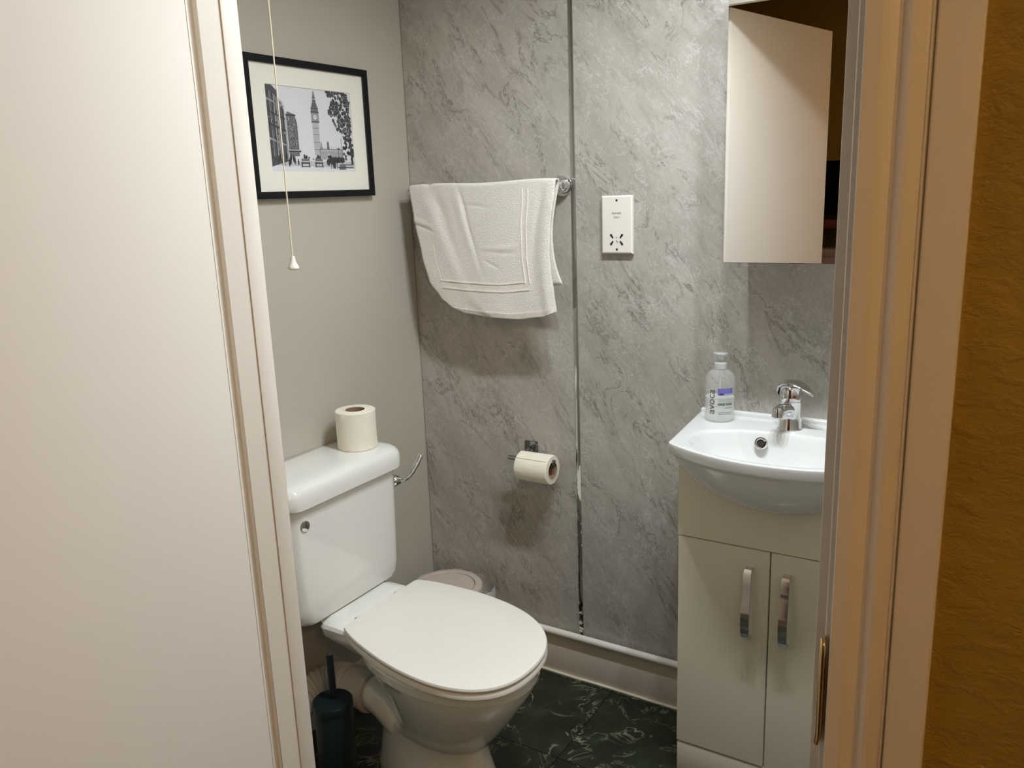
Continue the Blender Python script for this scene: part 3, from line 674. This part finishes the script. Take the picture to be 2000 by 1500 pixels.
# ================================================================== mirror cabinet
MX, MZ, MY = .9970, 1.2500, -.176
mc = thing('mirror_cabinet', 'mirror-fronted wall cabinet above the basin', 'cabinet', (MX+.2, 0, MZ))
box('cabinet_body', (MX+.004, MY+.019, MZ+.003), (MX+.437, -.0002, MZ+.62), M_plastic, mc, .0015, 1)
mdr = box('mirror_door', (MX, MY+.004, MZ), (MX+.441, MY+.018, MZ+.623), M_black, mc, .0008, 1)
box('mirror_glass', (MX+.0012, MY, MZ+.0012), (MX+.4398, MY+.0042, MZ+.6218), M_mirror, mdr)
tube('fixing_pin', [(MX+.028, MY+.03, MZ+.004), (MX+.028, MY+.03, MZ-.014)], .0016, M_chromeb, mc, 8, raw=True)
into(mc)

# ================================================================== vanity unit
VX0, VX1, VY = .932, 1.355, -.2585
va = thing('vanity_unit', 'cream two-door vanity unit under the basin', 'cabinet', (1.1435, -.13, 0))
boxes('carcass', [((VX0, VY+.0175, .0), (VX0+.016, -.0195, .835)), ((VX1-.016, VY+.0175, 0), (VX1, -.0195, .835)), ((VX0+.016, VY+.0175, .09), (VX1-.016, -.0195, .70)),], M_cream, va)
_nt = [(.196, .832), (.184, .812), (.166, .790), (.142, .770), (.112, .757), (.07, .750), (0, .748)]       # cut-out for the basin
_fp = [(VX0, .6315), (VX1, .6315), (VX1, .832)] + [(1.1425+d, z) for d, z in _nt] + [(1.1425-d, z) for d, z in _nt[-2::-1]] + [(VX0, .832)]
loft('top_fascia', [[Vector((x, y, z)) for x, z in _fp] for y in (VY, VY+.0165)], M_cream, va, smooth=10)
box('plinth', (VX0+.001, VY+.002, .0005), (VX1-.001, VY+.0165, .0845), M_cream, va, .002, 2)
for x0, x1, hx in ((VX0, 1.1425, 1.0995), (1.1450, VX1, 1.1820)):
    # door with a chamfered edge
    L = [[Vector((x, y, z)) for x, z in ((x0+i, .0885+i), (x1-i, .0885+i), (x1-i, .6285-i), (x0+i, .6285-i))] for y, i in ((VY+.0165, 0), (VY+.003, 0), (VY+.0006, .0012), (VY, .0065))]
    dr = loft('door', L, M_cream, va, smooth=10)
    prof = [(.5835, -.0004, .008), (.5825, -.013, .008), (.575, -.0185, .0085), (.545, -.019, .0085), (.515, -.022, .0085), (.50, -.026, .009), (.47, -.028, .0095), (.44, -.026, .0095), (.425, -.021, .009), (.4185, -.013, .0085), (.4175, -.0004, .0085)]
    L = []
    for k, (z, y, hw) in enumerate(prof):
        a = prof[max(k-1, 0)]; b = prof[min(k+1, len(prof)-1)]; d = Vector((0, b[1]-a[1], b[0]-a[0])).normalized(); nn = Vector((0, d.z, -d.y))*.0032
        p = Vector((hx, VY+y, z)); X = Vector((hw, 0, 0))
        L.append([p-X-nn, p+X-nn, p+X+nn, p-X+nn])
    h = loft('handle', L, M_chrome, dr, smooth=45); h['label'] = 'curved chrome handle'
into(va)

# ================================================================== basin
BC = Vector((1.1425, -.18)); BZT = .862
ws = thing('wash_basin', 'white ceramic semi-recessed basin with bowed front', 'basin', (BC.x, -.18, .74))
def outline(sx_, front, side, back, n=160):
    """D-shaped plan by angle; sx_ half width, front/side/back y"""
    P_ = []
    for k in range(29): s = k/28; P_.append((BC.x + sx_*(1-2*s)*1.04, back))                     # back edge right to left
    for k in range(1, 12): s = k/12; P_.append((BC.x - sx_*(1.04-.10*s+.0*s), back + (side-back)*s))
    for k in range(0, 41):
        s = -1 + 2*k/40; P_.append((BC.x + sx_*.95*s, side + (front-side)*(1-abs(s)**2.1)))
    for k in range(11, 0, -1): s = k/12; P_.append((BC.x + sx_*(1.04-.10*s), back + (side-back)*s))
    P_ = [Vector(p) for p in P_]
    Ls = [0]
    for a, b in zip(P_, P_[1:]+P_[:1]): Ls.append(Ls[-1]+(b-a).length)
    out = []
    for k in range(n):
        d = Ls[-1]*k/n; i = max(j for j in range(len(P_)) if Ls[j] <= d+1e-9); a = P_[i]; b = P_[(i+1) % len(P_)]
        out.append(a + (b-a)*((d-Ls[i])/max(Ls[i+1]-Ls[i], 1e-9)))
    return out
OUT = outline(.238, -.366, -.292, -.006)
def sm(L, it):
    for _ in range(it): L = [(L[k-1]+L[k]*2+L[(k+1) % len(L)])/4 for k in range(len(L))]
    return L
OUT = sm(OUT, 1)
BOWLC = Vector((1.1425, -.222))
def scaled(sx_, sy, z, it=0, back=None):
    L = []
    for p in OUT:
        q = Vector((BC.x + (p.x-BC.x)*sx_, BC.y + (p.y-BC.y)*sy)); 
        if back is not None: q.y = min(q.y, back)
        L.append(q)
    L = sm(L, it); return [Vector((q.x, q.y, z)) for q in L]
def bowl(rx, rf, rb, z, cy=-.215):
    """ring matched by direction to the outline"""
    L = []
    for p in OUT:
        a = math.atan2((p.y-BOWLC.y)/.14, (p.x-BOWLC.x)/.21)
        s_ = math.sin(a); L.append(Vector((BC.x + rx*math.copysign(abs(math.cos(a))**.9, math.cos(a)), cy + (rb if s_ > 0 else rf)*math.copysign(abs(s_)**.9, s_), z)))
    return L
loops = [scaled(.28, .52, .732, 12, -.03), scaled(.46, .66, .738, 12, -.03), scaled(.64, .80, .756, 12, -.03), scaled(.80, .90, .784, 10, -.02), scaled(.905, .945, .812, 4, -.015), scaled(.945, .965, .8285, 1), scaled(.962, .972, .833), scaled(.988, .990, .8365), scaled(.994, .995, .840), scaled(.9985, .999, BZT-.008), scaled(1.0, 1.0, BZT-.003), scaled(.998, .998, BZT-.0008), scaled(.993, .994, BZT), scaled(.975, .98, BZT),
         bowl(.199, .1355, .102, BZT), bowl(.196, .133, .099, BZT-.0006), bowl(.193, .130, .096, BZT-.0028), bowl(.189, .126, .093, BZT-.009), bowl(.178, .117, .087, BZT-.033), bowl(.158, .103, .077, BZT-.065), bowl(.122, .078, .06, BZT-.088), bowl(.06, .04, .034, BZT-.098), bowl(.021, .018, .018, BZT-.100)]
loft('basin_bowl', loops, M_basin, ws, True, True, smooth=50)
# low upstand along the wall
box('upstand', (BC.x-.245, -.018, BZT-.006), (BC.x+.245, -.0005, BZT+.011), M_basin, ws, .005, 3)
on_ = Vector((.0, -.80, .42)).normalized(); oo = Vector((1.083, -.1395, .838))
ov = lathe('overflow_ring', [(.0085, .0), (.0085, .0035), (.010, .0048), (.0132, .0042), (.0148, .002), (.015, -.004)], oo, on_, M_chrome, ws, 28, cap0=False, cap1=False); ov['label'] = 'chrome overflow ring'
lathe('overflow_hole', [(.0088, 0), (.0001, .0003)], oo+on_*.0004, on_, M_black, ws, 20)
lathe('waste', [(.021, -.002), (.021, .002), (.017, .0032), (.001, .003)], (BC.x, -.215, BZT-.100), (0, 0, 1), M_chrome, ws, 28)
into(ws)

# ================================================================== mixer tap
TX, TYP = 1.131, -.075
tp = thing('mixer_tap', 'chrome single-lever mixer tap on the basin', 'tap', (TX, TYP, BZT+.0003))
lathe('tap_body', [(.0265, 0), (.0275, .002), (.0258, .006), (.0248, .04), (.0248, .062), (.0256, .064), (.0256, .0675)], (TX, TYP, BZT), (0, 0, 1), M_chrome, tp, 36)
tube('spout', [(TX, TYP+.002, BZT+.044), (TX-.004, TYP-.022, BZT+.051), (TX-.008, TYP-.045, BZT+.056), (TX-.011, TYP-.063, BZT+.055)], lambda s: .0195-.006*s, M_chrome, tp, 20, squash=.8)
lathe('aerator', [(.0105, 0), (.0125, .004), (.0125, .014), (.0135, .015), (.0135, .021), (.011, .023), (.004, .0225)], (TX-.011, TYP-.067, BZT+.064), (0, -.12, -1), M_chrome, tp, 24)
lathe('lever_cap', [(.0256, 0), (.0262, .006), (.0260, .018), (.0238, .028), (.0175, .035), (.008, .0385), (.001, .039)], (TX, TYP, BZT+.068), (0, 0, 1), M_chrome, tp, 36)
# curved lever paddle swung towards the right
LV = [(-.0275, .080, .010), (-.0268, .092, .017), (-.021, .104, .0215), (-.008, .1115, .0235), (.008, .1125, .0230), (.024, .109, .020), (.040, .1025, .0145), (.052, .0955, .008), (.060, .0905, .002)]
ax = Vector((.93, -.37, 0)).normalized(); ay = Vector((-ax.y, ax.x, 0)); L = []
for a, h, hw in LV:
    c_ = Vector((TX, TYP, BZT)) + ax*a + Vector((0, 0, h-.004))
    L.append([c_ + ay*hw*math.cos(b_) + Vector((0, 0, .0075*math.sin(b_)*(1 if math.sin(b_) > 0 else .6)*(1 if a < .04 else .6))) for b_ in [2*math.pi*k/20 for k in range(20)]])
loft('lever_handle', L, M_chrome, tp, smooth=60)
vd = (CAM - Vector((TX, TYP, 0))); dd = Vector((vd.x, vd.y, 0)).normalized(); dd = (dd + Vector((.28, .1, 0))).normalized()
lathe('red_dot', [(.0042, 0), (.0038, .0012), (.0005, .0014)], Vector((TX, TYP, BZT+.081)) + dd*.0258, dd, M_red, tp, 18)
into(tp)

# ================================================================== hand wash bottle
SBX, SBY = .962, -.066
sb = thing('hand_wash_bottle', 'clear pump bottle of hand wash lettered avoca on the basin', 'bottle', (SBX, SBY, BZT))
RB = .0355
bp = [(.030, .0), (.034, .0015), (RB, .005), (RB, .096), (.0347, .104), (.0318, .112), (.0265, .1185), (.0190, .1230), (.0130, .1250), (.0125, .130)]
lathe('bottle_body', bp, (SBX, SBY, BZT+.0005), (0, 0, 1), M_glass, sb, 48)
lathe('liquid', [(.029, .0), (.0335, .003), (.0338, .056), (.0338, .0565), (.001, .0566)], (SBX, SBY, BZT+.002), (0, 0, 1), M_soap, sb, 40)
lathe('pump_collar', [(.0135, 0), (.0150, .001), (.0150, .0135), (.0135, .015), (.011, .0155), (.011, .0165), (.0045, .017), (.0045, .024)], (SBX, SBY, BZT+.1265), (0, 0, 1), M_pump, sb, 32)
lathe('pump_head', [(.0085, 0), (.0085, .006), (.0115, .011), (.0165, .0145), (.017, .0165), (.010, .0175), (.001, .018)], (SBX, SBY, BZT+.1475), (0, 0, 1), M_pump, sb, 32)
tube('dip_tube', [(SBX, SBY, BZT+.008), (SBX, SBY, BZT+.14)], .0022, M_pump, sb, 8, raw=True)
def wrap(me, a0, z0, r, mat, name='lettering', turn=False):
    for v_ in me.vertices:
        x, y = (v_.co.x, v_.co.y) if not turn else (-v_.co.y, v_.co.x)
        a = a0 + x/r; v_.co = Vector((SBX + r*math.cos(a), SBY + r*math.sin(a), BZT + z0 + y))
    return link(name, me, mat, sb)
AL = math.radians(-50); AV = math.radians(-105)
wrap(text_mesh('avoca', .0265, 'CENTER', .0001), AV, .0515, RB+.0005, M_ink, turn=True)
def quadm(w_, h_, n=10, y=0.0, x=0.0):
    V = [(x + w_*(k/n-.5), y + s*h_/2, 0) for k in range(n+1) for s in (-1, 1)]
    return pyd('q', V, [(2*k, 2*k+2, 2*k+3, 2*k+1) for k in range(n)])
lb = wrap(quadm(.038, .0165), AL, .0765, RB+.0004, M_purple, 'purple_label')
wrap(quadm(.010, .003, 4), AL-.28, .0715, RB+.0007, base('dark_purple_print', srgb(40, 30, 90), .5), 'label_mark')  # small dark purple mark printed on the label
wrap(quadm(.022, .0012, 6), AL+.2, .0705, RB+.0007, M_plastic, 'label_line')
for yy in (.0575, .0535): wrap(quadm(.036, .0007), AL, yy, RB+.0004, M_ink, 'label_line')
wrap(text_mesh('HAND WASH', .0060, 'CENTER', .00028), AL, .0455, RB+.0005, M_inkb)
for yy, ww, xx in ((.0495, .034, 0), (.0375, .020, .008), (.0262, .034, 0), (.0220, .034, 0)):
    V, Fc = [], []; x = -ww/2 + xx
    while x < ww/2 + xx:                     # rows of print too small to read
        l_ = rnd.uniform(.0006, .0016); n0 = len(V)
        V += [(x, yy-.0008, 0), (x+l_, yy-.0008, 0), (x+l_, yy+.0006, 0), (x, yy+.0006, 0)]; Fc.append((n0, n0+1, n0+2, n0+3)); x += l_ + .0005
    wrap(pyd('small_print', V, Fc), AL, 0, RB+.0005, M_ink, 'small_print')
into(sb)

# ================================================================== hall furniture seen only in the mirror
hs = thing('hall_shelf', 'red-brown wooden shelf unit in the dark hall, seen in the mirror', 'shelf', (.75, HY+.17, 0))
for z in (.02, .62, 1.18): box('shelf_board', (.32, HY+.01, z), (1.36, HY+.33, z+.04), M_wood, hs, .003)
for x in (.30, 1.36): box('side_panel', (x, HY+.01, 0), (x+.025, HY+.33, 1.23), M_wood, hs, .003)
into(hs)
tv = thing('dark_screen', 'black flat screen standing on the hall shelf, seen in the mirror', 'screen', (.83, HY+.15, 1.22))
box('panel', (.45, HY+.14, 1.245), (1.22, HY+.165, 1.52), M_screen, tv, .004); box('foot', (.72, HY+.08, 1.2205), (.95, HY+.22, 1.246), M_screen, tv, .003); into(tv)
bx_ = thing('storage_box', 'dusky pink cloth storage box on the hall shelf, seen in the mirror', 'box', (.7, HY+.17, .66))
box('body', (.45, HY+.05, .6605), (1.20, HY+.30, 1.05), M_pink, bx_, .015, 3); box('box_lid', (.445, HY+.045, 1.03), (1.205, HY+.305, 1.07), M_pink, bx_, .008, 2); into(bx_)
